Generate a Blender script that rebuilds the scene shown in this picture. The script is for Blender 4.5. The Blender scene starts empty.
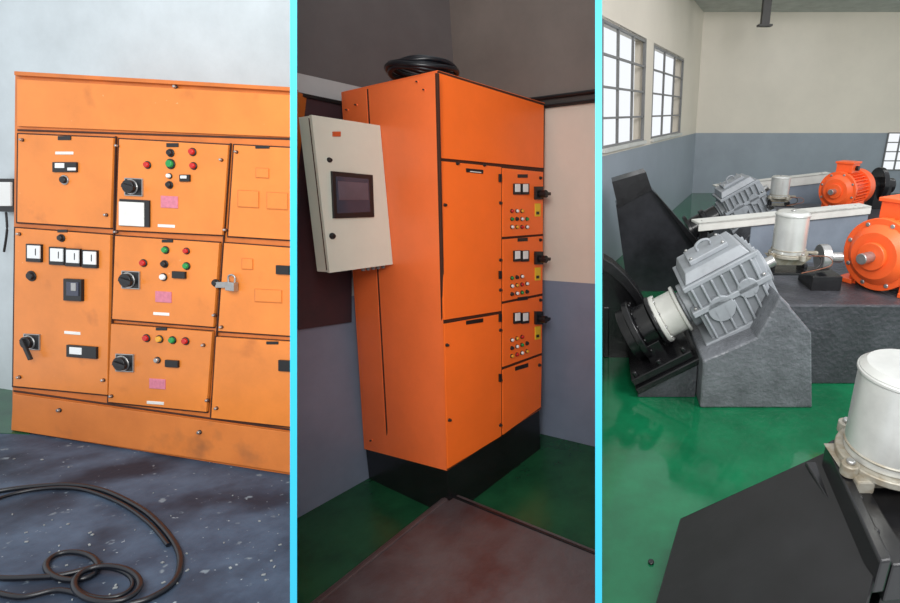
import bpy, bmesh, math, random
import numpy as np
from mathutils import Vector, Matrix
random.seed(4)
F=500.0; PX=600.0; PY=301.0
sc=bpy.context.scene
try:
    sc.view_settings.view_transform='Standard'; sc.view_settings.look='None'
except Exception: pass

# ------------------------------------------------------------ calibration
def nrm(v): v=np.array(v,float); return v/np.linalg.norm(v)
def ortho(a,b,c):
    M=np.array([nrm(a),nrm(b),nrm(c)]); U,S,Vt=np.linalg.svd(M); return U@Vt
class Bay:
    def __init__(s,R,H): s.R=R; s.H=H; s.c=Vector((0,0,H))
    def at(s,x,y,z=None,Y=None,X=None):
        r=Vector(tuple(s.R@np.array([x-PX,y-PY,F])))
        if z is not None: t=(z-s.H)/r.z
        elif Y is not None: t=Y/r.y
        else: t=X/r.x
        return s.c+r*t
R2=ortho((264,-101,500),(-960,-51,500),(40,-2399,-500))
r0=R2@np.array([442-PX,270-PY,F]); N2=r0*0.005
rb=R2@np.array([447-PX,515-PY,F]); H2=-(rb[2]*(N2[1]/rb[1]))*1.025
B2=Bay(R2,H2)
R1=ortho((.987,.108,-.116),(.128,-.1196,.98),(.092,-.983,-.132))
B1=Bay(R1,1.452)
R3=ortho((1,0,0),(0,-190,500),(0,-500,-190))
B3=Bay(R3,1.7)
def bmat(b):
    Rw=R2@b.R.T
    M=Matrix([list(Rw[i])+[0] for i in range(3)]+[[0,0,0,1]])
    off=Vector((0,0,H2))-(M@Vector((0,0,b.H)))
    return Matrix.Translation(off)@M
for b in (B1,B2,B3): b.M=bmat(b)
class CamB: pass
CB=CamB(); Mw=Matrix([list(R2[i])+[0] for i in range(3)]+[[0,0,0,1]])
CB.M=Matrix.Translation((0,0,H2))@Mw
class Face:
    def __init__(s,b,ax,val): s.b=b;s.ax=ax;s.v=val
    def P(s,x,y,off=0):
        return s.b.at(x,y,**{s.ax:s.v-off})
    def n(s): return Vector((0,-1,0)) if s.ax=='Y' else Vector((-1,0,0))
    def sc(s,x,y): return (s.P(x,y+.5)-s.P(x,y-.5)).length

# ------------------------------------------------------------ materials
def lin(c):
    return tuple(((v/255)/12.92 if v/255<=.04045 else ((v/255+.055)/1.055)**2.4) for v in c)+(1,)
def mat(name,c,rough=.5,metal=0,var=0.12,scale=4,bump=0.0,bscale=60,c2=None,spec=.5,specks=None,coat=0):
    m=bpy.data.materials.new(name); m.use_nodes=True; nt=m.node_tree; N=nt.nodes; L=nt.links
    p=N['Principled BSDF']; p.inputs['Roughness'].default_value=rough; p.inputs['Metallic'].default_value=metal
    p.inputs['Specular IOR Level'].default_value=spec
    if coat: p.inputs['Coat Weight'].default_value=coat; p.inputs['Coat Roughness'].default_value=.1
    tc=N.new('ShaderNodeTexCoord')
    nz=N.new('ShaderNodeTexNoise'); nz.inputs['Scale'].default_value=scale; nz.inputs['Detail'].default_value=6; nz.inputs['Roughness'].default_value=.65
    L.new(tc.outputs['Object'],nz.inputs['Vector'])
    rp=N.new('ShaderNodeValToRGB'); rp.color_ramp.elements[0].position=.35; rp.color_ramp.elements[1].position=.65
    a=lin(c); d=lin(c2) if c2 else tuple(v*(1-var*1.6) for v in a[:3])+(1,)
    if not c2: a=tuple(min(1,v*(1+var*.5)) for v in a[:3])+(1,)
    rp.color_ramp.elements[0].color=d; rp.color_ramp.elements[1].color=a
    L.new(nz.outputs['Fac'],rp.inputs['Fac']); out=rp.outputs['Color']
    if specks:
        for sp in specks:
            scol,ssc,th=sp[:3]; wd_=sp[3] if len(sp)>3 else .025
            n2=N.new('ShaderNodeTexNoise'); n2.inputs['Scale'].default_value=ssc; n2.inputs['Detail'].default_value=4
            L.new(tc.outputs['Object'],n2.inputs['Vector'])
            r2=N.new('ShaderNodeValToRGB'); r2.color_ramp.elements[0].position=th; r2.color_ramp.elements[1].position=th+wd_
            L.new(n2.outputs['Fac'],r2.inputs['Fac'])
            mx=N.new('ShaderNodeMixRGB'); mx.inputs['Color2'].default_value=lin(scol)
            L.new(r2.outputs['Color'],mx.inputs['Fac']); L.new(out,mx.inputs['Color1']); out=mx.outputs['Color']
    L.new(out,p.inputs['Base Color'])
    if bump:
        nb=N.new('ShaderNodeTexNoise'); nb.inputs['Scale'].default_value=bscale; nb.inputs['Detail'].default_value=3
        L.new(tc.outputs['Object'],nb.inputs['Vector'])
        bp=N.new('ShaderNodeBump'); bp.inputs['Strength'].default_value=bump; bp.inputs['Distance'].default_value=.01
        L.new(nb.outputs['Fac'],bp.inputs['Height']); L.new(bp.outputs['Normal'],p.inputs['Normal'])
    return m
O1=mat('orange_paint_a',(222,130,54),.3,var=.10,scale=2.2,specks=[((236,196,146),30,.74),((190,108,44),5,.62,.14)])
O1d=mat('orange_frame_a',(204,112,44),.45,var=.12)
O1g=mat('orange_grimy_plinth',(212,124,58),.42,c2=(196,112,52),scale=3,specks=[((164,100,56),4,.58,.16)])
SEAM=mat('seam_dark',(62,30,14),.7)
O2=mat('orange_paint_b',(252,114,38),.34,var=.05,scale=2)
O2s=mat('orange_paint_c',(250,120,62),.34,var=.06,scale=2)
BLK=mat('black_plastic',(22,22,24),.4)
BLKP=mat('black_paint_steel',(24,24,26),.26,var=.3,bump=.12,bscale=24)
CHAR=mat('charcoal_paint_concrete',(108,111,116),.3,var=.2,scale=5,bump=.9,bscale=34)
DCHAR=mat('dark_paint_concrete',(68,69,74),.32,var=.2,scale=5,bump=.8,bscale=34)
WHT=mat('white_plastic',(228,230,228),.5,var=.03)
METER=mat('meter_face',(225,228,228),.3,var=.02)
STEEL=mat('steel',(180,180,178),.3,metal=.8,var=.15,scale=12)
RED=mat('red_lens',(190,30,28),.25,var=.02)
GRN=mat('green_lens',(30,140,70),.25,var=.02)
AMB=mat('amber_lens',(220,160,50),.25,var=.02)
PINK=mat('pink_label',(205,120,140),.5,var=.1,scale=60)
YEL=mat('yellow_sticker',(230,190,40),.5,var=.03)
BOXC=mat('cream_enclosure',(214,220,206),.4,var=.04,scale=3)
SCR=mat('touch_screen',(58,62,78),.15,var=.1)
WALL1=mat('wall_paint_pale_blue',(194,204,208),.55,var=.09,scale=1.5,bump=.05)
FL1=mat('dark_dusty_floor',(76,92,112),.6,c2=(50,61,78),scale=3.2,bump=.25,bscale=20,spec=.25,specks=[((34,41,54),2.2,.52,.16),((140,150,158),45,.70),((112,124,134),16,.66,.06)])
GREEN=mat('green_floor_paint',(18,106,68),.10,var=.15,scale=3,bump=.1,bscale=9,c2=(13,86,54))
GREEN2=mat('green_floor_paint_b',(32,88,56),.25,c2=(22,68,44),scale=4,bump=.1,bscale=12)
TAUPE=mat('taupe_upper_wall',(104,98,98),.6,var=.1,scale=2)  # darker tone for the top band of the left wall
TAUPE2=mat('taupe_upper_wall_b',(120,110,104),.6,var=.1,scale=2)  # upper band of the right wall, darker than the cream below
LW=mat('offwhite_wall_paint',(196,196,196),.55,var=.06,scale=2)
CREAM=mat('cream_wall_paint',(218,208,194),.5,var=.04,scale=2)
DADO=mat('bluegrey_wall_paint',(128,138,158),.45,var=.08,scale=2)
DADO3=mat('bluegrey_wall_paint_b',(150,159,168),.36,var=.07,scale=1)
CREAM3=mat('cream_wall_gloss',(226,217,202),.36,var=.04,scale=.8,bump=.10,bscale=5,spec=.35)
CEIL=mat('ceiling_paint',(196,198,196),.6)
MAROON=mat('maroon_board',(74,44,50),.6,c2=(54,40,46),scale=4)
RUST=mat('rusty_brown_plate',(86,80,82),.34,c2=(70,46,46),scale=3,bump=.3,bscale=25)
GREY=mat('gearbox_grey',(146,151,156),.42,var=.12,scale=6)
GREYL=mat('light_grey_paint',(206,206,200),.4,var=.08)
SILV=mat('silver_paint',(205,206,202),.3,metal=.5,var=.08,scale=6)
CAST=mat('cast_aluminium',(168,166,156),.45,metal=.3,c2=(130,118,98),scale=14)
OM=mat('motor_orange',(245,98,42),.4,var=.06)
CYAN=mat('cyan_divider',(26,150,178),.5,var=.01)
DIVS=mat('divider_side',(200,200,196),.6,var=.04)
RUB=mat('rubber_black',(16,19,26),.35,var=.1)
BLUEG=mat('guard_bluegrey',(124,134,146),.42,var=.1)
FRM=mat('window_frame',(128,128,128),.5)
DKST=mat('dark_beam_steel',(70,68,66),.5)
PAPER=mat('paper',(225,225,220),.6)
COP=mat('copper_brown_cable',(120,70,44),.5)

# ------------------------------------------------------------ builder
class Obj:
    def __init__(s,name,bay,bevel=0.003):
        s.name=name;s.bay=bay;s.bm=bmesh.new();s.mats=[];s.T=Matrix.Identity(4);s.bev=bevel
    def mi(s,m):
        if m not in s.mats: s.mats.append(m)
        return s.mats.index(m)
    def fin(s,verts,m,smooth=False):
        k=s.mi(m); fs=set()
        for v in verts:
            for f in v.link_faces: fs.add(f)
        for f in fs: f.material_index=k; f.smooth=smooth
        if s.T!=Matrix.Identity(4): bmesh.ops.transform(s.bm,matrix=s.T,verts=verts)
    def prism(s,pts,vec,m):
        vec=Vector(vec)
        a=[s.bm.verts.new(Vector(p)) for p in pts]; b=[s.bm.verts.new(Vector(p)+vec) for p in pts]
        n=len(pts); s.bm.faces.new(a); s.bm.faces.new(b[::-1])
        for i in range(n): s.bm.faces.new((a[(i+1)%n],a[i],b[i],b[(i+1)%n]))
        s.fin(a+b,m)
    def solid(s,top,bot,m):
        a=[s.bm.verts.new(Vector(p)) for p in top]; b=[s.bm.verts.new(Vector(p)) for p in bot]
        n=len(top); s.bm.faces.new(a); s.bm.faces.new(b[::-1])
        for i in range(n): s.bm.faces.new((a[(i+1)%n],a[i],b[i],b[(i+1)%n]))
        s.fin(a+b,m)
    def drop(s,top,z0,m): s.solid(top,[Vector((p[0],p[1],z0)) for p in top],m)
    def box(s,c,sz,m,rot=None):
        M=Matrix.Translation(Vector(c))@(rot.to_4x4() if rot else Matrix.Identity(4))@Matrix.Diagonal((sz[0],sz[1],sz[2],1))
        r=bmesh.ops.create_cube(s.bm,size=1,matrix=M); s.fin(r['verts'],m)
    def cyl(s,p0,p1,r0,m,r1=None,seg=28):
        p0=Vector(p0);p1=Vector(p1);d=p1-p0
        if r1 is None: r1=r0
        M=Matrix.Translation((p0+p1)/2)@d.to_track_quat('Z','Y').to_matrix().to_4x4()
        r=bmesh.ops.create_cone(s.bm,cap_ends=True,segments=seg,radius1=r0,radius2=r1,depth=d.length,matrix=M)
        s.fin(r['verts'],m,True)
    def tube(s,pts,r,m,closed=False,seg=10,sub=6):
        pts=[Vector(p) for p in pts];n=len(pts);q=[]
        rng=range(n if closed else n-1)
        for i in rng:
            g=lambda k: pts[k%n] if closed else pts[max(0,min(n-1,k))]
            a,b,c,d=g(i-1),g(i),g(i+1),g(i+2)
            for j in range(sub):
                t=j/sub
                q.append(.5*((2*b)+(c-a)*t+(2*a-5*b+4*c-d)*t*t+(3*b-a-3*c+d)*t**3))
        if not closed: q.append(pts[-1])
        K=len(q); rings=[]
        for i in range(K):
            t=(q[(i+1)%K]-q[i-1]) if closed else (q[min(K-1,i+1)]-q[max(0,i-1)])
            t.normalize(); u=t.cross(Vector((0,0,1)))
            if u.length<.1: u=t.cross(Vector((0,1,0)))
            u.normalize(); w=t.cross(u)
            rings.append([s.bm.verts.new(q[i]+(u*math.cos(2*math.pi*k/seg)+w*math.sin(2*math.pi*k/seg))*r) for k in range(seg)])
        for i in range(K if closed else K-1):
            A=rings[i];Bq=rings[(i+1)%K]
            for k in range(seg): s.bm.faces.new((A[k],A[(k+1)%seg],Bq[(k+1)%seg],Bq[k]))
        if not closed: s.bm.faces.new(rings[0][::-1]); s.bm.faces.new(rings[-1])
        s.fin([v for R in rings for v in R],m,True)
    def q(s,fp,quad,off,th,m):
        s.prism([fp.P(x,y,off) for x,y in quad],-fp.n()*th,m)
    def r(s,fp,cx,cy,w,h,off,th,m,sk=0.0):
        s.q(fp,[(cx-w/2,cy-h/2-sk*w/2),(cx+w/2,cy-h/2+sk*w/2),(cx+w/2,cy+h/2+sk*w/2),(cx-w/2,cy+h/2-sk*w/2)],off,th,m)
    def btn(s,fp,x,y,rp,off,m,ring=BLK):
        k=fp.sc(x,y); p=fp.P(x,y,off); n=fp.n()
        s.cyl(p-n*.002,p+n*.006,rp*k*1.3,ring,seg=16); s.cyl(p+n*.004,p+n*.016,rp*k,m,r1=rp*k*.85,seg=16)
    def door(s,fp,quad,m,off=.022,g=1.3):
        cx=sum(p[0] for p in quad)/4; cy=sum(p[1] for p in quad)/4
        big=[(x+g*(1 if x>cx else -1),y+g*(1 if y>cy else -1)) for x,y in quad]
        s.q(fp,big,.008,.012,SEAM); s.q(fp,quad,off,.016,m)
    def done(s):
        bmesh.ops.recalc_face_normals(s.bm,faces=s.bm.faces[:])
        for e in s.bm.edges:
            if len(e.link_faces)==2 and e.calc_face_angle(0)>math.radians(38): e.smooth=False
        lo=Vector([min(v.co[i] for v in s.bm.verts) for i in range(3)]); hi=Vector([max(v.co[i] for v in s.bm.verts) for i in range(3)])
        c=(lo+hi)/2; c.z=lo.z
        bmesh.ops.translate(s.bm,vec=-c,verts=s.bm.verts[:])
        me=bpy.data.meshes.new(s.name); s.bm.to_mesh(me); s.bm.free()
        for m in s.mats: me.materials.append(m)
        ob=bpy.data.objects.new(s.name,me); sc.collection.objects.link(ob)
        ob.matrix_world=s.bay.M@Matrix.Translation(c)
        if s.bev:
            b=ob.modifiers.new('bevel','BEVEL'); b.width=s.bev; b.segments=2; b.limit_method='ANGLE'; b.angle_limit=math.radians(50)
        return ob

# ============================================================ BAY 1
fp1=Face(B1,'Y',2.35)
o=Obj('wall_back',B1,0); w=Face(B1,'Y',2.82)
o.q(w,[(-260,-150),(291,-150),(291,560),(-260,560)],0,.1,WALL1); o.done()
o=Obj('floor',B1,0)
o.prism([B1.at(x,y,z=0) for x,y in [(-260,380),(291,380),(291,760),(-260,760)]],(0,0,-.05),FL1)
o.prism([B1.at(x,y,z=.003) for x,y in [(-260,384),(30,384),(30,434),(-260,424)]],(0,0,-.004),GREEN2); o.done()
o=Obj('wall_switch_box',B1); f=Face(B1,'Y',2.76)
o.r(f,5,195,17,33,.0,.06,BLK); o.r(f,4,194,12,24,.012,.03,WHT); o.tube([f.P(6,212,-.02),f.P(7,230,-.02),f.P(4,252,-.02)],.006,BLK); o.done()

o=Obj('orange_switchgear_cabinet',B1)
body=[(15,73),(291,89),(291,475),(12,432)]
o.q(fp1,body,0,.42,O1d)
o.q(fp1,[(14,71),(291,87),(291,91),(14,75)],.02,.05,O1d)
o.q(fp1,[(17,79),(291,95),(291,137),(17,126)],.012,.012,O1)
o.q(fp1,[(13,394),(291,433),(291,473),(11,430)],.018,.02,O1g)
o.q(fp1,[(13,390),(291,429),(291,431),(13,392)],.004,.004,SEAM)
o.q(fp1,[(17,129),(291,138),(291,140),(17,131)],.004,.004,SEAM)
D={'A':[(18,134),(113,138),(110,228),(17,222)],'B':[(15,228),(110,235),(107,395),(13,386)],
'C':[(119,139),(228,145),(222,235),(116,230)],'D':[(115,236),(219,243),(213,327),(112,319)],
'E':[(111,324),(212,332),(206,412),(108,402)],'F':[(234,145),(291,148),(291,240),(228,236)],
'G':[(224,243),(291,248),(291,336),(218,331)],'H':[(216,337),(291,342),(291,427),(211,418)]}
for k in D: o.door(fp1,D[k],O1)
def handle(o,fp,x,y,s,off=.022,ang=25,lv=1.5):
    n=fp.n();k=fp.sc(x,y); p=fp.P(x,y,off)
    o.r(fp,x,y,s*2.0,s*2.0,off+.008,.012,STEEL,.05); o.r(fp,x,y,s*1.8,s*1.8,off+.010,.004,BLK,.05)
    o.cyl(p+n*.008,p+n*.014,s*k*.86,STEEL); o.cyl(p+n*.01,p+n*.03,s*k*.72,BLK)
    rot=Matrix.Rotation(math.radians(ang),3,'Y'); o.box(p+n*.034+rot@Vector((s*k*(lv-1)*.5,0,0)),(s*k*lv,.014,s*k*.42),BLK,rot)
of=.022
o.r(fp1,64,138,13,4,of+.004,.006,BLK); o.r(fp1,64,167,24,10,of+.01,.012,BLK); o.r(fp1,59,165.5,9,5,of+.014,.006,METER); o.r(fp1,71,169,8,3,of+.014,.006,METER)
o.btn(fp1,65,180,3.8,of,BLK,STEEL); o.r(fp1,64,153,18,3,of+.003,.004,PAPER)
o.btn(fp1,62,238,3,of,BLK); o.r(fp1,62,231,10,3,of+.003,.004,BLK)
for x,y in [(33,253),(56,256),(72,257.5),(89,259)]:
    o.r(fp1,x,y,15,18,of+.012,.014,BLK,.05); o.r(fp1,x,y-1,12.5,13,of+.017,.008,METER,.05); o.r(fp1,x+2,y-1,.8,7,of+.019,.004,BLK)
o.btn(fp1,32,276,4,of,BLK)
o.r(fp1,72,290,18,22,of+.016,.02,BLK,.05); o.r(fp1,72,289,12,14,of+.02,.01,SCR,.05); o.r(fp1,73,287,5,8,of+.023,.01,STEEL,.05)
handle(o,fp1,31,342,8,of,65,2.6)
o.r(fp1,81,352,30,12,of+.012,.014,BLK,.08); o.r(fp1,75,351,12,7,of+.016,.008,METER,.08); o.r(fp1,72,333,16,3,of+.003,.004,PAPER,.08)
o.r(fp1,172,145,12,4,of+.004,.006,BLK); o.btn(fp1,171,153,3.2,of,BLK); o.btn(fp1,193,152,3.2,of,RED)
o.btn(fp1,148,165,3,of,RED); o.btn(fp1,171,164,4,of,GRN); o.btn(fp1,194,166,3,of,RED)
handle(o,fp1,133,187,9,of,10)
o.btn(fp1,170,176,2.2,of,WHT); o.btn(fp1,170,185,3,of,BLK); o.r(fp1,184,178,10,7,of+.01,.012,BLK); o.r(fp1,183,177,6,3,of+.013,.006,METER)
o.r(fp1,169,202,17,12,of+.004,.006,PINK,.05); o.r(fp1,134,213,30,27,of+.008,.01,BLK,.05); o.r(fp1,131,214,25,24,of+.012,.006,PAPER,.05); o.r(fp1,166,226,17,3,of+.003,.004,PAPER,.05)
o.r(fp1,167,241,11,3,of+.004,.006,BLK); o.btn(fp1,166,250,3,of,GRN); o.btn(fp1,187,251,2.6,of,RED)
for x,y,m in [(144,263,RED),(165,264,BLK),(187,266,GRN)]: o.btn(fp1,x,y,3,of,m)
handle(o,fp1,130,280,9,of,10)
o.btn(fp1,164,277,3,of,WHT); o.r(fp1,178,275,13,7,of+.012,.014,BLK,.06); o.r(fp1,163,297,16,11,of+.004,.006,PINK,.06); o.r(fp1,161,314,16,3,of+.003,.004,PAPER,.06)
o.r(fp1,161,329,11,3,of+.004,.006,BLK)
for x,y,m in [(147,338,RED),(160,339,AMB),(173,340,GRN),(186,341,RED)]: o.btn(fp1,x,y,3,of,m)
handle(o,fp1,124,363,9,of,10)
o.btn(fp1,158,360,2.5,of,STEEL); o.r(fp1,171,364,13,7,of+.012,.014,BLK,.07); o.r(fp1,157,384,16,10,of+.004,.006,PINK,.07); o.r(fp1,155,403,17,3,of+.003,.004,PAPER,.07)
o.r(fp1,262,147,14,3,of+.004,.006,BLK)
for x,y,w_,h_ in [(248,199,20,16),(277,201,20,16),(262,173,12,9),(247,264,10,10),(268,296,26,12)]:
    o.r(fp1,x,y,w_+1.5,h_+1.5,of+.003,.004,O1d,.05); o.r(fp1,x,y,w_,h_,of+.006,.006,O1,.05)
o.r(fp1,272,343,12,3,of+.004,.006,BLK)
o.r(fp1,282,270,13,9,of+.012,.014,BLK,.06); o.r(fp1,284,366,12,11,of+.012,.014,BLK,.06)
p=fp1.P(235,286,of); o.box(p+Vector((0,-.02,0)),(.05,.03,.045),STEEL); o.tube([p+Vector(v) for v in [(-.018,-.02,.02),(-.018,-.02,.05),(0,-.02,.06),(.018,-.02,.05),(.018,-.02,.02)]],.005,STEEL)
o.r(fp1,222,285,14,6,of+.014,.016,STEEL); o.btn(fp1,216,283,3,of,BLK)
for x,y in [(23,140),(20,234),(118,146),(117,232),(107,215),(104,380),(226,230),(222,160),(215,315),(208,400),(204,345),(20,377),(222,327),(217,408),(237,152),(112,396)]: o.btn(fp1,x,y,1.3,of,STEEL,SEAM)
for a,b,c,d in [(115,136,110,397),(230,143,210,417)]:
    o.q(fp1,[(a-.5,b),(a+.5,b),(c+.5,d),(c-.5,d)],.012,.01,SEAM)
o.btn(fp1,176,87,1.5,.01,STEEL); o.btn(fp1,60,410,1.6,.018,STEEL); o.btn(fp1,200,432,1.6,.018,STEEL)
o.done()

o=Obj('black_hose',B1,0)
g=lambda x,y,z=.012: B1.at(x,y,z=z)
o.tube([g(*p) for p in [(-30,500),(-5,492),(30,487),(70,485),(105,491),(140,508),(162,527),(177,548),(180,566),(172,584),(150,598),(130,604)]],.011,RUB)
o.tube([g(*p) for p in [(-30,516),(0,498),(40,489),(80,489),(120,503),(150,524),(168,545)]],.008,RUB)
def ring(cx,cy,rx,ry,z): return [g(cx+rx*math.cos(a*math.pi/6),cy+ry*math.sin(a*math.pi/6),z) for a in range(12)]
o.tube(ring(72,566,26,14,.014),.010,RUB,True); o.tube(ring(107,584,33,18,.03),.010,RUB,True); o.tube(ring(104,583,29,15,.02),.008,RUB,True)
o.tube([g(*p) for p in [(-30,573),(0,578),(40,577),(62,575),(90,568),(102,563)]],.010,RUB)
o.tube([g(*p) for p in [(-20,588),(20,597),(60,590),(95,600),(130,612)]],.009,RUB)
o.done()

o=Obj('floor_debris',B1,0)
PAP=mat('grey_debris',(138,144,146),.8,var=.2)
for i in range(60):
    x=random.uniform(2,284); y=random.uniform(452,600)
    if y<435+.16*x+12: continue
    c=B1.at(x,y,z=.003); s_=random.uniform(.003,.008)
    o.box(c,(s_*random.uniform(1,2.2),s_,.004),PAP,Matrix.Rotation(random.uniform(0,3),3,'Z'))
o.done()

# ============================================================ BAY 2
Yf=B2.at(442,270,Y=N2[1]).y; Xf=B2.at(442,270,Y=N2[1]).x
fF=Face(B2,'Y',Yf); fL=Face(B2,'X',Xf)
NT=fF.P(437.5,70);NB=fF.P(447,471);RT=fF.P(545,103);RB=fF.P(541,409)
LT=fL.P(341,92);LB=fL.P(364,449)
wallY=max(LT.y,LB.y)+.008; ff=B2.at(560,446,z=0); wallX=max(ff.x,RT.x+.02,RB.x+.02)
fWL=Face(B2,'Y',wallY); fWR=Face(B2,'X',wallX)
zt=fWL.P(320,78).z; zt2=fWR.P(572,97).z; zd=fWR.P(570,282).z
def edgept(face,pxe,z):
    lo,hi=-2500,2500
    for _ in range(60):
        mid=(lo+hi)/2
        if face.P(pxe,mid).z>z: lo=mid
        else: hi=mid
    return face.P(pxe,(lo+hi)/2)
def strips(name,face,pxedge,inner,bounds,mats):
    o=Obj(name,B2,0)
    for i,m in enumerate(mats):
        z0,z1=bounds[i],bounds[i+1]
        p0=edgept(face,pxedge,z0);p1=edgept(face,pxedge,z1)
        if face.ax=='Y': quad=[p0,(inner,face.v,z0),(inner,face.v,z1),p1]; vec=(0,.01,0)
        else: quad=[p0,(face.v,inner,z0),(face.v,inner,z1),p1]; vec=(.01,0,0)
        o.prism(quad,vec,m)
    return o.done()
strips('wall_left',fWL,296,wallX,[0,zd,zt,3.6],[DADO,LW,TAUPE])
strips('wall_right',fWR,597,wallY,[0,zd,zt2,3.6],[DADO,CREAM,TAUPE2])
o=Obj('trim_1',B2,0); p0=fWR.P(597,91,.03);p1=fWR.P(530,105,.03); p1.z=p0.z
o.cyl(p0,p1,.012,BLK); o.cyl(p0+Vector((0,0,-.05)),p1+Vector((0,0,-.05)),.008,BLK)
o.box((p0+p1)/2+Vector((.018,0,-.025)),(.008,(p1-p0).length,.07),DKST)
o.done()
o=Obj('floor.001',B2,0); c=Vector((wallX,wallY,0))
o.prism([edgept(fWL,296,0),c,edgept(fWR,597,0),B2.at(597,760,z=0),B2.at(296,760,z=0)],(0,0,-.05),GREEN2); o.done()
o=Obj('notice_board',B2); o.q(fWL,[(298.5,92),(352,103),(352,322),(298.5,330)],.025,.022,MAROON)
o.q(fWL,[(298.5,92),(352,103),(352,107),(298.5,96)],.035,.03,BLK)
o.done()

o=Obj('orange_motor_control_cabinet',B2,.004)
BT=Vector((RT.x,LT.y,(RT.z+LT.z)/2));BB=Vector((RB.x,LB.y,(RB.z+LB.z)/2))
o.solid([NT,RT,BT,LT],[NB,RB,BB,LB],O2s)
pl=[(NB.x+.012,NB.y+.012),(RB.x-.005,RB.y+.012),(BB.x-.005,BB.y),(LB.x+.012,LB.y)]
o.solid([(x,y,z) for (x,y),z in zip(pl,(NB.z,RB.z,BB.z,LB.z))],[(x,y,0) for x,y in pl],BLKP)
k=.012
o.q(fF,[(438,70.5),(545,103.5),(541,408.5),(447.5,470.5)],.004,.006,SEAM)
def d2(q,m=O2): o.q(fF,q,k,.012,m)
d2([(439,73),(544,105.5),(543.5,168),(440.8,158)])
d2([(440.6,161),(501.5,167),(501.5,311),(444.2,320)])
d2([(444.3,324),(501.5,314),(501.5,436),(447.8,469)])
for q in [[(503,168),(543.3,172),(543,234),(503,237)],[(503,239.5),(543,236),(542.5,293.5),(503,301.5)],[(503,304),(542.5,296),(542,353),(503,367)],[(503,370),(542,355.5),(541,407),(503,435)]]: d2(q)
for i,dy in enumerate((0,67,129)):
    s=-.06*i
    o.r(fF,523,176+dy*.95,10,3.5,k+.004,.005,BLK,s)
    for x in (518,526): o.r(fF,x,189+dy,7,11,k+.012,.012,BLK,s); o.r(fF,x,188+dy,5,8,k+.015,.008,METER,s)
    for a in range(4):
        for b in range(3):
            if a==3 and b==0: continue
            o.btn(fF,511.5+a*5,211+dy+b*8-(a*i*.8),1.6,k,[RED,GRN,WHT,BLK,AMB,WHT][(a*2+b+i)%6])
    o.r(fF,540,193+dy-i*2,7,13,k+.02,.02,BLK); p=fF.P(540.5,194+dy-i*2,k+.02); o.cyl(p,p+Vector((0,-.045,0)),.024,BLK); o.box(p+Vector((0,-.05,0)),(.06,.02,.02),BLK)
    o.r(fF,538,210+dy-i*3,5.5,13,k+.004,.005,YEL,s); o.r(fF,538,213+dy-i*3,3,3,k+.006,.004,BLK,s)
o.r(fF,475,171,17,4,k+.004,.005,BLK,.1); o.r(fF,476,172,11,1,k+.006,.005,PAPER,.1)
o.r(fF,475,321.5,17,4,k+.004,.005,BLK,-.15); o.r(fF,522,367,13,4,k+.004,.005,BLK,-.3)
for x,y in [(457,163.5),(484,165),(444.5,205),(446.5,345),(449,420),(500,203),(500,260),(500,290),(500,330),(500,380),(500,425),(540,178),(540,240),(540,300),(539,365)]: o.btn(fF,x,y,1.3,k,BLK)
for y in (178,275,318,378): o.r(fF,501,y,2.5,8,k+.012,.01,BLK)
o.q(fL,[(343.5,94),(366,88),(386.5,450.5),(367,445.5)],.012,.014,O2s)
o.q(fL,[(366.5,88),(436,73),(445.5,465),(387,451)],.012,.014,O2s)
o.q(fL,[(434.8,73),(437.2,73),(446.7,470),(444.6,469)],.014,.014,SEAM)
o.q(fL,[(366.6,89),(368,88.7),(388.4,449.5),(387,449)],.0135,.004,SEAM)
for x,y in [(348,110),(357,105),(372,440),(425,90),(436,440),(418,82)]: o.btn(fL,x,y,.8,.012,BLK,O2s)
o.done()

o=Obj('coiled_black_cable',B2,0)
cen=NT.lerp(RT,.10)+Vector((0,.20,0)); zc=max(NT.z,LT.z)+.006
for i,(rr,dz,dx) in enumerate([(.15,.015,0),(.17,.03,.01),(.14,.04,-.01),(.16,.052,.015),(.12,.06,0)]):
    o.tube([cen+Vector((dx+rr*math.cos(a*math.pi/6),rr*math.sin(a*math.pi/6),dz+.008*math.sin(a*1.3+i)+(zc-cen.z))) for a in range(12)],.012,RUB,True)
o.done()

Q=fL.P(387,197,.012); fQ=Face(B2,'Y',Q.y)
xR=Q.x-.004; tl=fQ.P(320,116); bl=fQ.P(322,271); xL=(tl.x+bl.x)/2
zT=(fQ.P(384,127).z+tl.z)/2; zB=(fQ.P(387,267).z+bl.z)/2
dep=0.03
while dep<.25:
    pp=Vector((xL-.004,Q.y+dep,zT+.01))-B2.c; cam=R2.T@np.array(pp)
    if PX+F*cam[0]/cam[2]<299.5: break
    dep+=.003
o=Obj('touchscreen_control_box',B2,.006)
o.box(((xL+xR)/2,Q.y+.02+dep/2,(zT+zB)/2),(xR-xL,dep-.01,zT-zB),BOXC)
o.box(((xL+xR)/2,Q.y+.008,(zT+zB)/2),(xR-xL+.004,.018,zT-zB+.004),BOXC)
o.box((xL-.001,Q.y+.02,(zT+zB)/2),(.004,.006,zT-zB-.02),SEAM)
sq=[(332,171),(373,175),(374.5,217),(334,218.5)]
o.q(fQ,sq,.012,.014,BLK); o.q(fQ,[(336,176),(369,179),(370.5,212),(337.5,213.5)],.014,.01,SCR)
o.q(fQ,[(338,181),(368,183),(369,200),(339,200)],.0155,.003,mat('screen_panel_dim',(92,86,98),.2))
o.r(fQ,337,134,8,5,.006,.008,mat('orange_badge',(205,90,40),.4)); o.btn(fQ,332,236,2.5,0,BLK); o.btn(fQ,329,160,2,0,BLK)
for i in range(5):
    x=xR-.02-.03*i; o.cyl((x,Q.y+.05,zB),(x,Q.y+.05,zB-.022),.010,FRM)
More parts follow.
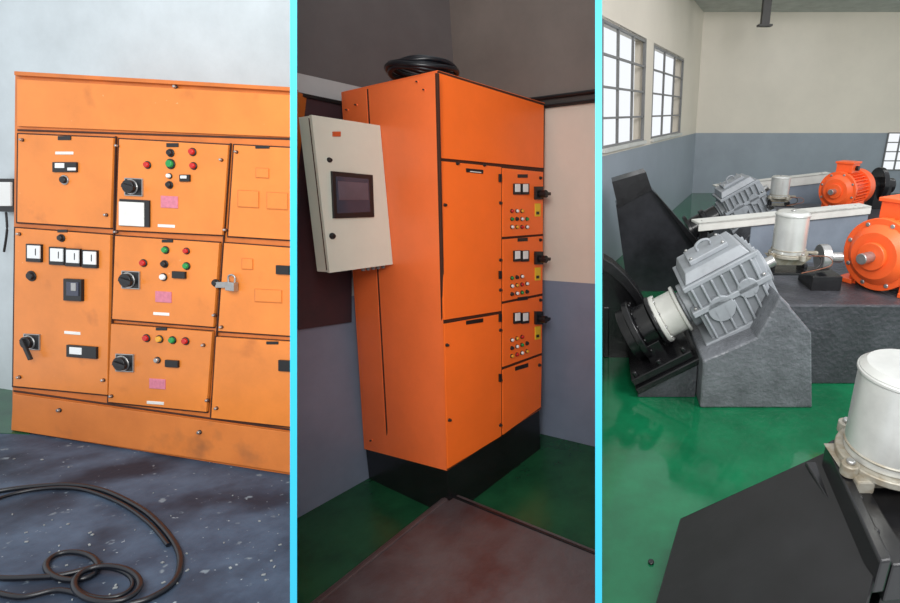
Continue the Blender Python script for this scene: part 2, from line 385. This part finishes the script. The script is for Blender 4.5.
o.box((xR-.01,Q.y+dep*.6,(zT+zB)/2),(.02,.03,(zT-zB)*.6),FRM)
o.done()

o=Obj('rusty_floor_plate',B2,.006)
o.drop([B2.at(x,y,z=.1) for x,y in [(450,491),(597,550),(597,720),(299,720),(299,611)]],0,RUST)
o.drop([B2.at(x,y,z=.108) for x,y in [(450,493),(596,551.5),(596,554),(449,495)]],.09,BLKP)
o.drop([B2.at(x,y,z=.108) for x,y in [(449,493),(452,495),(318,603),(314,603)]],.09,RUST)
o.done()

# ============================================================ BAY 3
A=B3.at
corner=A(692,193,z=0); dirD=Vector((184,534.9,0)).normalized()
zC=A(693,12,Y=corner.y).z; zDa=A(720,133,Y=corner.y).z
o=Obj('wall_back.001',B3,0)
xe=corner.x+8.5
Wx0=A(889,130,Y=corner.y).x; Wz0=A(889,191,Y=corner.y).z+.3
Wz0=max(Wz0,.5)
for x0,x1,z0,z1,m in [(corner.x,Wx0,0,zDa,DADO3),(corner.x,Wx0,zDa,zC,CREAM3),(Wx0,xe,zDa,zC,CREAM3),(Wx0,xe,0,Wz0,DADO3),(Wx0+1.6,xe,Wz0,zDa,DADO3)]:
    o.prism([(x0,corner.y,z0),(x1,corner.y,z0),(x1,corner.y,z1),(x0,corner.y,z1)],(0,.12,0),m)
o.done()
o=Obj('window_3',B3,.0)
for i in range(7): o.box((Wx0+1.6*i/6,corner.y-.01,(Wz0+zDa)/2),(.022,.04,zDa-Wz0),FRM)
for i in range(5): o.box((Wx0+.8,corner.y-.01,Wz0+(zDa-Wz0)*i/4),(1.6,.04,.022),FRM)
o.done()
nW=Vector((-dirD.y,dirD.x,0))
def onW(x,y):
    r=Vector(tuple(B3.R@np.array([x-PX,y-PY,F]))); t=((corner-B3.c).dot(nW))/r.dot(nW); return B3.c+r*t
def sW(p): return (corner-p).dot(dirD)
def Wp(s,z): return Vector((corner.x,corner.y,0))-dirD*s+Vector((0,0,z))
sEnd=sW(onW(601.5,200))
w1=(sW(onW(645,100)),sEnd); w2=(sW(onW(682,100)),sW(onW(652,100)))
zb1=onW(640,141).z; zt1=onW(641,38).z
o=Obj('wall_windows',B3,0)
def wseg(s0,s1,z0,z1,m): o.prism([Wp(s0,z0),Wp(s1,z0),Wp(s1,z1),Wp(s0,z1)],nW*.15,m)
wseg(0,sEnd,0,zDa,DADO3)
zb=max(zb1,zDa+.02)
wseg(0,sEnd,zDa,zb,CREAM3); wseg(0,sEnd,zt1,zC,CREAM3); wseg(0,w2[0],zb,zt1,CREAM3); wseg(w2[1],w1[0],zb,zt1,CREAM3)
o.done()
for nm,(s0,s1),nx in (('window_1',w1,3),('window_2',w2,3)):
    o=Obj(nm,B3,0)
    for i in range(nx+1):
        s=s0+(s1-s0)*i/nx; th=.022 if 0<i<nx else .06
        s=min(max(s,s0+th/2),s1-th/2)
        o.prism([Wp(s-th/2,zb),Wp(s+th/2,zb),Wp(s+th/2,zt1),Wp(s-th/2,zt1)],nW*.03,FRM)
    for i in range(5):
        z=zb+(zt1-zb)*i/4; hh=.024 if i in (0,4) else .011
        o.prism([Wp(s0,z-hh),Wp(s1,z-hh),Wp(s1,z+hh),Wp(s0,z+hh)],nW*.028,FRM)
    o.prism([Wp(s0,zb-.04)-nW*.04,Wp(s1,zb-.04)-nW*.04,Wp(s1,zb)-nW*.04,Wp(s0,zb)-nW*.04],nW*.1,GREYL)
    o.done()
o=Obj('ceiling',B3,0)
o.prism([(corner.x-.02,corner.y,zC),(xe,corner.y,zC),(xe-.5,7.5,zC),Wp(3.9,zC)],(0,0,.1),CEIL); o.done()
o=Obj('roof_beam',B3,.004)
p=A(766,12,Y=9.0); zlo=A(766,27,Y=9.0).z
o.box((p.x,9.0,(zC+zlo)/2),(.13,.10,zC-zlo),DKST); o.box((p.x,9.0,zlo+.02),(.22,.14,.03),DKST)
q1=A(690,2,Y=9.3); o.box(((q1.x+p.x+2)/2,9.3,zC-.05),(p.x+2-q1.x,.08,.1),DKST)
o.done()
o=Obj('floor.002',B3,0)
o.prism([Wp(sEnd,0),corner,(xe,corner.y,0),(xe,1.0,0),A(1300,760,z=0),A(601.5,760,z=0)],(0,0,-.05),GREEN); o.done()

o=Obj('machine_plinth',B3,.012)
f1=[(700,407),(703,361),(757,338),(781,296),(812,333),(812,411)]
Y0=A(760,408,z=0).y
pts=[A(x,y,Y=Y0) for x,y in f1]; pts[0].z=0;pts[-1].z=0
back=[p+Vector((0,.75,0)) for p in pts]
o.solid(pts,back,CHAR)
xr=pts[-1].x
Y2=A(850,384,z=0).y
zT=A(850,305,Y=Y2).z
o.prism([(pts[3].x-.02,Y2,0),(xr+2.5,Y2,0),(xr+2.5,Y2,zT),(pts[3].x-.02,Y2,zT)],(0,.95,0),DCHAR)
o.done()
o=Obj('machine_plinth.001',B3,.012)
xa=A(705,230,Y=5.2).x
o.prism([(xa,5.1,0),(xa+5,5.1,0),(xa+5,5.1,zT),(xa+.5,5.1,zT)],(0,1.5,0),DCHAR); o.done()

def gearbox(name,c,s,tilt):
    o=Obj(name,B3,.008*s); o.T=Matrix.Translation(c)@Matrix.Rotation(-math.radians(tilt),4,'Y')@Matrix.Scale(s,4)
    o.box((0,0,.0),(.42,.40,.38),GREY)
    o.solid([(-.17,-.17,.25),(.17,-.17,.25),(.17,.17,.25),(-.17,.17,.25)],[(-.20,-.19,.19),(.20,-.19,.19),(.20,.19,.19),(-.20,.19,.19)],GREY)
    o.box((0,0,.265),(.24,.22,.03),GREY)
    o.box((0,0,.02),(.48,.47,.035),GREY); o.box((0,0,.175),(.45,.43,.03),GREY); o.box((0,0,-.20),(.52,.46,.04),GREY)
    for i in range(7):
        x=-.18+.06*i; o.box((x,-.21,-.09),(.014,.05,.17),GREY); o.box((x,-.21,.10),(.014,.05,.13),GREY)
    for i in range(5):
        y=-.16+.08*i; o.box((.22,y,.1),(.05,.014,.14),GREY); o.box((.22,y,-.08),(.05,.014,.16),GREY)
    o.cyl((-.19,0,.0),(-.26,0,.0),.14,GREY); o.cyl((-.26,0,0),(-.28,0,0),.10,GREY)
    o.cyl((.19,0,.0),(.27,0,.0),.11,GREY); o.cyl((.27,0,0),(.33,0,0),.035,STEEL)
    o.cyl((-.08,-.2,-.02),(-.08,-.235,-.02),.08,GREY); o.cyl((.1,-.2,.02),(.1,-.235,.02),.06,GREY)
    for x in (-.21,-.1,.0,.1,.21):
        for y in (-.215,.215): o.cyl((x,y,.035),(x,y,.055),.012,STEEL,seg=6)
    for x in (-.1,.1):
        for y in (-.09,.09): o.cyl((x,y,.275),(x,y,.293),.011,STEEL,seg=6)
    o.tube([(-.04,0,.27),(-.04,0,.31),(0,0,.325),(.04,0,.31),(.04,0,.27)],.009,GREY)
    return o.done()
G=A(724,286,Y=3.02); gearbox('gearbox',G,1.05,30)
G2=A(741,202,Y=5.7); gearbox('gearbox.001',G2,1.0,30)

ax=Vector((math.cos(math.radians(30)),0,math.sin(math.radians(30))))
o=Obj('shaft_coupling',B3,.006)
def alongp(a,b,r,m,r1=None): o.cyl(G+ax*a,G+ax*b,r,m,r1)
alongp(-.298,-.32,.16,GREYL);alongp(-.32,-.44,.14,GREYL); alongp(-.44,-.47,.165,GREYL); alongp(-.47,-.495,.175,BLKP)
for i in range(10):
    a=i*math.pi/5; u=Vector((0,1,0));v=ax.cross(u); q=G+(u*math.cos(a)+v*math.sin(a))*.152; o.cyl(q-ax*.495,q-ax*.43,.011,STEEL,seg=8)
o.done()
o=Obj('bearing_housing',B3,.006)
alongp(-.50,-.60,.15,BLKP); alongp(-.60,-.64,.21,BLKP); alongp(-.64,-.70,.18,BLKP)
for i in range(12):
    a=i*math.pi/6; u=Vector((0,1,0));v=ax.cross(u); q=G+(u*math.cos(a)+v*math.sin(a))*.185; o.cyl(q-ax*.60,q-ax*.585,.012,BLKP,seg=6)
rot=Matrix.Rotation(-math.radians(30),3,'Y'); nn=rot@Vector((0,0,1))
bc=G-ax*.58-nn*.2
o.box(bc,(.42,.5,.05),BLKP,rot); o.box(bc-nn*.05+ax*.02,(.46,.56,.04),BLKP,rot); o.box(bc+nn*.07,(.12,.3,.14),BLKP,rot)
for sx in (-.17,0,.17):
    for sy in (-.22,.22): q=bc+rot@Vector((sx,sy,.02)); o.cyl(q,q+nn*.04,.018,BLKP,seg=6)
q=[bc+rot@Vector(v) for v in [(-.2,-.27,-.05),(.22,-.27,-.05),(.22,.27,-.05),(-.2,.27,-.05)]]
for v in q: v.x=max(v.x,.02)
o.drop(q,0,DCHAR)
o.done()
o=Obj('screw_pump_guard',B3,.006)
arc=[A(x,y,Y=3.3) for x,y in [(603,262),(612,268),(624,280),(635,294),(645,312),(652,330),(652,372),(603,372)]]
o.prism(arc,(0,.03,0),BLKP)
out=[A(x,y,Y=3.24) for x,y in [(603,258),(613,264),(626,276),(638,291),(648,309),(656,328)]]
inn=[A(x,y,Y=3.24) for x,y in [(650,330),(642,313),(632,297),(621,284),(611,275),(603,270)]]
o.prism(out+inn,(0,.14,0),BLKP)
for v in [(0.045),(.3)]: o.box((v,3.31,.2),(.04,.03,.4),BLKP)
o.done()

o=Obj('inclined_machine_base',B3,.01)
BSM=mat('smooth_black_steel',(46,47,51),.25,var=.3,scale=3)
f=[(628,287),(616,205),(650,188),(699,246),(690,285)]
Yb=4.75; pts=[A(x,y,Y=Yb) for x,y in f]; pts[0].z=0;pts[-1].z=0
o.prism(pts,(0,.25,0),BSM)
f=[(612,182),(646,172),(652,190),(618,208)]
o.prism([A(x,y,Y=Yb-.05) for x,y in f],(0,.32,0),BLKP)
f=[(650,186),(653,190),(702,246),(697,250)]
o.prism([A(x,y,Y=Yb-.05) for x,y in f],(0,.32,0),BLKP)
for x,y in [(620,186),(640,179),(625,198),(644,190)]: q=A(x,y,Y=Yb-.05); o.cyl(q,q-Vector((0,.02,0)),.02,BLKP,seg=6)
o.done()
o=Obj('shaft_coupling.001',B3,.005)
for a,b,r in [(-.285,-.42,.12),(-.42,-.47,.15),(-.47,-.62,.12),(-.62,-.66,.18)]: o.cyl(G2+ax*a,G2+ax*b,r,BLKP)
o.box(G2-ax*.5-Vector((0,0,.25)),(.4,.4,.06),BLKP,rot)
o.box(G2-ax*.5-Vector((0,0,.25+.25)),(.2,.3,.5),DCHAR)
o.done()

def canister(name,c,r,h,wire=True,frame=True):
    o=Obj(name,B3,.004); o.T=Matrix.Translation(c)
    o.cyl((0,0,0),(0,0,h*.9),r,SILV,seg=48); o.cyl((0,0,h*.9),(0,0,h*.945),r*1.04,SILV,seg=48); o.cyl((0,0,h*.945),(0,0,h),r*1.02,SILV,r1=r*.86,seg=48)
    o.cyl((0,0,h*.08),(0,0,h*.11),r*1.03,CAST,seg=48)
    o.cyl((0,0,-h*.08),(0,0,0),r*1.18,CAST,seg=40)
    o.cyl((0,0,h),(0,0,h*1.03),r*.15,STEEL)
    for a in range(4):
        t=a*math.pi/2+.4; x,y=math.cos(t)*r*1.25,math.sin(t)*r*1.25
        o.cyl((x,y,-h*.1),(x,y,h*.03),r*.2,CAST); o.cyl((x,y,h*.03),(x,y,h*.07),r*.11,STEEL,seg=6)
    o.solid([(-r*1.3,-r*.6,-h*.08),(r*1.3,-r*.6,-h*.08),(r*1.3,r*.6,-h*.08),(-r*1.3,r*.6,-h*.08)],[(-r*.8,-r*.5,-h*.28),(r*.8,-r*.5,-h*.28),(r*.8,r*.5,-h*.28),(-r*.8,r*.5,-h*.28)],CAST)
    if frame:
        for sx in (-1,1): o.box((sx*r*1.0,0,-h*.36),(r*.22,r*1.2,h*.24),BLKP)
        o.box((0,0,-h*.46),(r*3.0,r*1.8,h*.06),BLKP); o.box((r*1.4,0,-h*.02),(r*.9,r*.3,h*.07),CAST)
    if wire:
        o.tube([(r*1.2,-r*.3,-h*.02),(r*1.9,-r*.4,-h*.1),(r*1.8,-r*.6,-h*.3),(r*.9,-r*.9,-h*.38)],.005,BLK)
        o.tube([(r*1.1,-r*.5,-h*.05),(r*2.3,-r*.6,-h*.06),(r*2.4,-r*.8,-h*.26),(r*.6,-r*1.0,-h*.42)],.003,COP)
    return o.done()
def can(name,cx,yt,yb,wpx,Y,**k):
    b=A(cx,yb,Y=Y); t=A(cx,yt,Y=Y); r=(A(cx+wpx/2,yb,Y=Y).x-b.x); canister(name,b,r,(t.z-b.z),**k)
can('brake_thruster',788,211,252,32,3.15)
can('brake_thruster.001',779,176,196,18,5.5)

def motor(name,c,s,zbase,az=-12):
    o=Obj(name,B3,.004*s); o.T=Matrix.Translation(c)@Matrix.Rotation(math.radians(az),4,'Z')@Matrix.Scale(s,4)
    o.cyl((-.2,0,0),(.22,0,0),.185,OM,seg=40)
    for i in range(32):
        a=2*math.pi*i/32; R=Matrix.Rotation(a,3,'X'); o.box(R@Vector((0,0,.205)),(.38,.009,.05),OM,R)
    o.cyl((-.24,0,0),(-.19,0,0),.235,OM,seg=40); o.cyl((-.29,0,0),(-.24,0,0),.15,OM,r1=.2); o.cyl((-.32,0,0),(-.28,0,0),.09,OM)
    o.cyl((-.42,0,0),(-.3,0,0),.035,STEEL)
    o.cyl((.2,0,0),(.36,0,0),.238,OM,seg=40); o.cyl((.36,0,0),(.39,0,0),.238,OM,r1=.2)
    o.box((-.02,0,.27),(.22,.2,.11),OM); o.box((-.02,0,.335),(.25,.23,.025),OM); o.cyl((-.02,-.1,.27),(-.02,-.14,.27),.03,BLK)
    for i in range(8):
        a=math.pi/4*i+.3; o.cyl((-.25,.205*math.cos(a),.205*math.sin(a)),(-.235,.205*math.cos(a),.205*math.sin(a)),.016,STEEL,seg=6)
    o.tube([(.1,0,.22),(.1,0,.29),(.13,0,.3),(.16,0,.29),(.16,0,.22)],.012,OM)
    fz=(zbase-c.z)/s
    for y in (-.17,.17):
        o.box((0,y,(fz-.14)/2-.0),(.36,.05,abs(fz)-.14),OM); o.box((0,y*1.25,fz+.015),(.42,.11,.03),OM)
    return o.done()
m1=A(898,250,Y=3.3); motor('electric_motor',m1,1.02,zT,32)
m2=A(845,189,Y=5.9); motor('electric_motor.001',m2,.9,zT,42)
o=Obj('motor_coupling_brake',B3,.004)
q=A(812,262,Y=3.3)
o.cyl((q.x+.04,3.3,zT+.2),(q.x+.10,3.3,zT+.2),.09,STEEL); o.cyl((q.x+.10,3.3,zT+.2),(q.x+.2,3.3,zT+.2),.035,STEEL)
o.box((q.x+.07,3.3,zT+.05),(.2,.24,.1),BLKP); o.done()
o=Obj('motor_coupling_brake.001',B3,.004)
q=A(868,184,Y=6.3)
o.cyl((q.x,6.3,q.z),(q.x+.3,6.3,q.z-.02),.09,BLKP); o.cyl((q.x+.1,6.3,q.z),(q.x+.16,6.3,q.z),.2,BLKP); o.box((q.x+.15,6.3,(q.z+zT)/2),(.2,.2,q.z-zT),BLKP); o.done()

def beam(name,x0,y0,x1,y1,Y0,Y1,h,web,zb_):
    o=Obj(name,B3,.004); a=A(x0,y0,Y=Y0); b=A(x1,y1,Y=Y1)
    d=(b-a); nrmv=Vector((-d.y,d.x,0)).normalized()
    o.prism([a,b,b+nrmv*.16,a+nrmv*.16],(0,0,-.02),GREYL)
    o.prism([a,b,b-Vector((0,0,h)),a-Vector((0,0,h))],nrmv*.012,GREYL)
    if web:
        s=d*web; a2=a+s
        o.prism([a2-Vector((0,0,h))+nrmv*.02,b-Vector((0,0,h))+nrmv*.02,Vector((b.x,b.y,zb_))+nrmv*.02,Vector((a2.x,a2.y,zb_))+nrmv*.02],nrmv*.01,BLUEG)
    for t in (.05,.95):
        pp=a+d*t+nrmv*.08; o.box((pp.x,pp.y,(pp.z+0)/2),(.06,.06,pp.z-.002),BLKP)
    return o.done()
beam('steel_channel_guard',699,223,872,206,3.95,4.3,.07,.3,0)
beam('steel_channel_guard.001',716,186,832,173,6.75,6.9,.12,.3,0)

o=Obj('foreground_machine_base',B3,.01)
tp=[A(680,518,z=.16),A(831,449,z=.5),A(880,560,z=.5),A(860,640,z=.5),A(645,640,z=.1)]
o.drop(tp,0,BLKP)
o.drop([A(x,y,z=.54) for x,y in [(827,443),(838,437),(905,548),(990,520),(990,556),(892,566)]],.4,BLKP)
o.drop([A(x,y,z=.5) for x,y in [(838,440),(990,420),(990,560),(890,562)]],.0,BLKP)
o.drop([A(x,y,z=.57) for x,y in [(826,443),(834,438),(893,560),(880,562)]],.45,BLKP)
o.drop([A(x,y,z=.55) for x,y in [(834,440),(900,425),(900,431),(838,446)]],.45,BLKP)
o.box(A(860,480,z=.56),(.06,.08,.05),CAST)
for x,y in [(842,470),(858,503),(874,537),(884,455)]: q=A(x,y,z=.54); o.cyl(q,q+Vector((0,0,.03)),.014,BLKP,seg=6)
o.done()
can('brake_thruster.002',889,366,452,84,1.42,frame=True,wire=False)
o=Obj('floor_drain_cap',B3,.002); q=A(651,563,z=0); o.cyl(q,q+Vector((0,0,.01)),.012,BLKP); o.done()

# ============================================================ cyan collage dividers, built as slabs between the bays
for x0,x1,z1 in ((290,297,6.0),(595.2,602,14.0)):
    o=Obj('collage_divider',CB,0)
    z0=1.15; hw=(x1-x0)*z0/F/2; cxk=((x0+x1)/2-PX)/F
    def ringp(z,ex=0): 
        k=1 if z<2 else (1.6 if z<8 else 2.0)
        return [Vector((cxk*z+sx*(hw-ex),y*k,z)) for sx,y in ((-1,-3),(1,-3),(1,1.75),(-1,1.75))]
    o.solid(ringp(z0+.02,.0015),ringp(z1,.0015),DIVS)
    o.solid(ringp(z0),ringp(z0+.03,.0008),CYAN)
    o.done()

# ============================================================ light
wd=bpy.data.worlds.new('world'); sc.world=wd; wd.use_nodes=True
bg=wd.node_tree.nodes['Background']; bg.inputs[0].default_value=(.93,.96,1,1); bg.inputs[1].default_value=1.03
def area(name,bay,loc,tgt,size,power,col=(1,1,1)):
    l=bpy.data.lights.new(name,'AREA'); l.size=size; l.energy=power; l.color=col
    ob=bpy.data.objects.new(name,l); sc.collection.objects.link(ob)
    p=bay.M@Vector(loc); t=bay.M@Vector(tgt); ob.location=p; ob.rotation_euler=(t-p).to_track_quat('-Z','Y').to_euler()
area('unseen_area_light',B1,(-1.5,-.3,3.0),(-2.3,2.3,.9),1.2,44)  # added light without a fixture, brightens the switchgear bay
area('unseen_area_light.001',B2,(-.6,-.4,2.6),(Xf,Yf,.9),1.2,95,(1,.98,.95))  # unseen light added to brighten the middle bay
area('unseen_area_light.002',B3,(2.5,1.5,3.3),(2.0,6,.5),1.5,125,(.99,.98,.98))  # added out-of-view light aimed into the machine hall
wp=A(785,42,Y=corner.y); area('unseen_area_light.003',B3,(wp.x*1.38,corner.y*.62,3.42),(wp.x,corner.y,2.0),1.2,38,(1,.99,.97))  # unseen light, set so its reflection gives the wall glare

cd=bpy.data.cameras.new('camera'); cam=bpy.data.objects.new('camera',cd); sc.collection.objects.link(cam)
cd.sensor_width=36; cd.lens=F*36/900; cd.shift_x=-(PX-450)/900; cd.shift_y=(PY-301.5)/900
cd.clip_start=.05
M=Mw@Matrix(((1,0,0,0),(0,-1,0,0),(0,0,-1,0),(0,0,0,1)))
cam.matrix_world=Matrix.Translation((0,0,H2))@M
sc.camera=cam
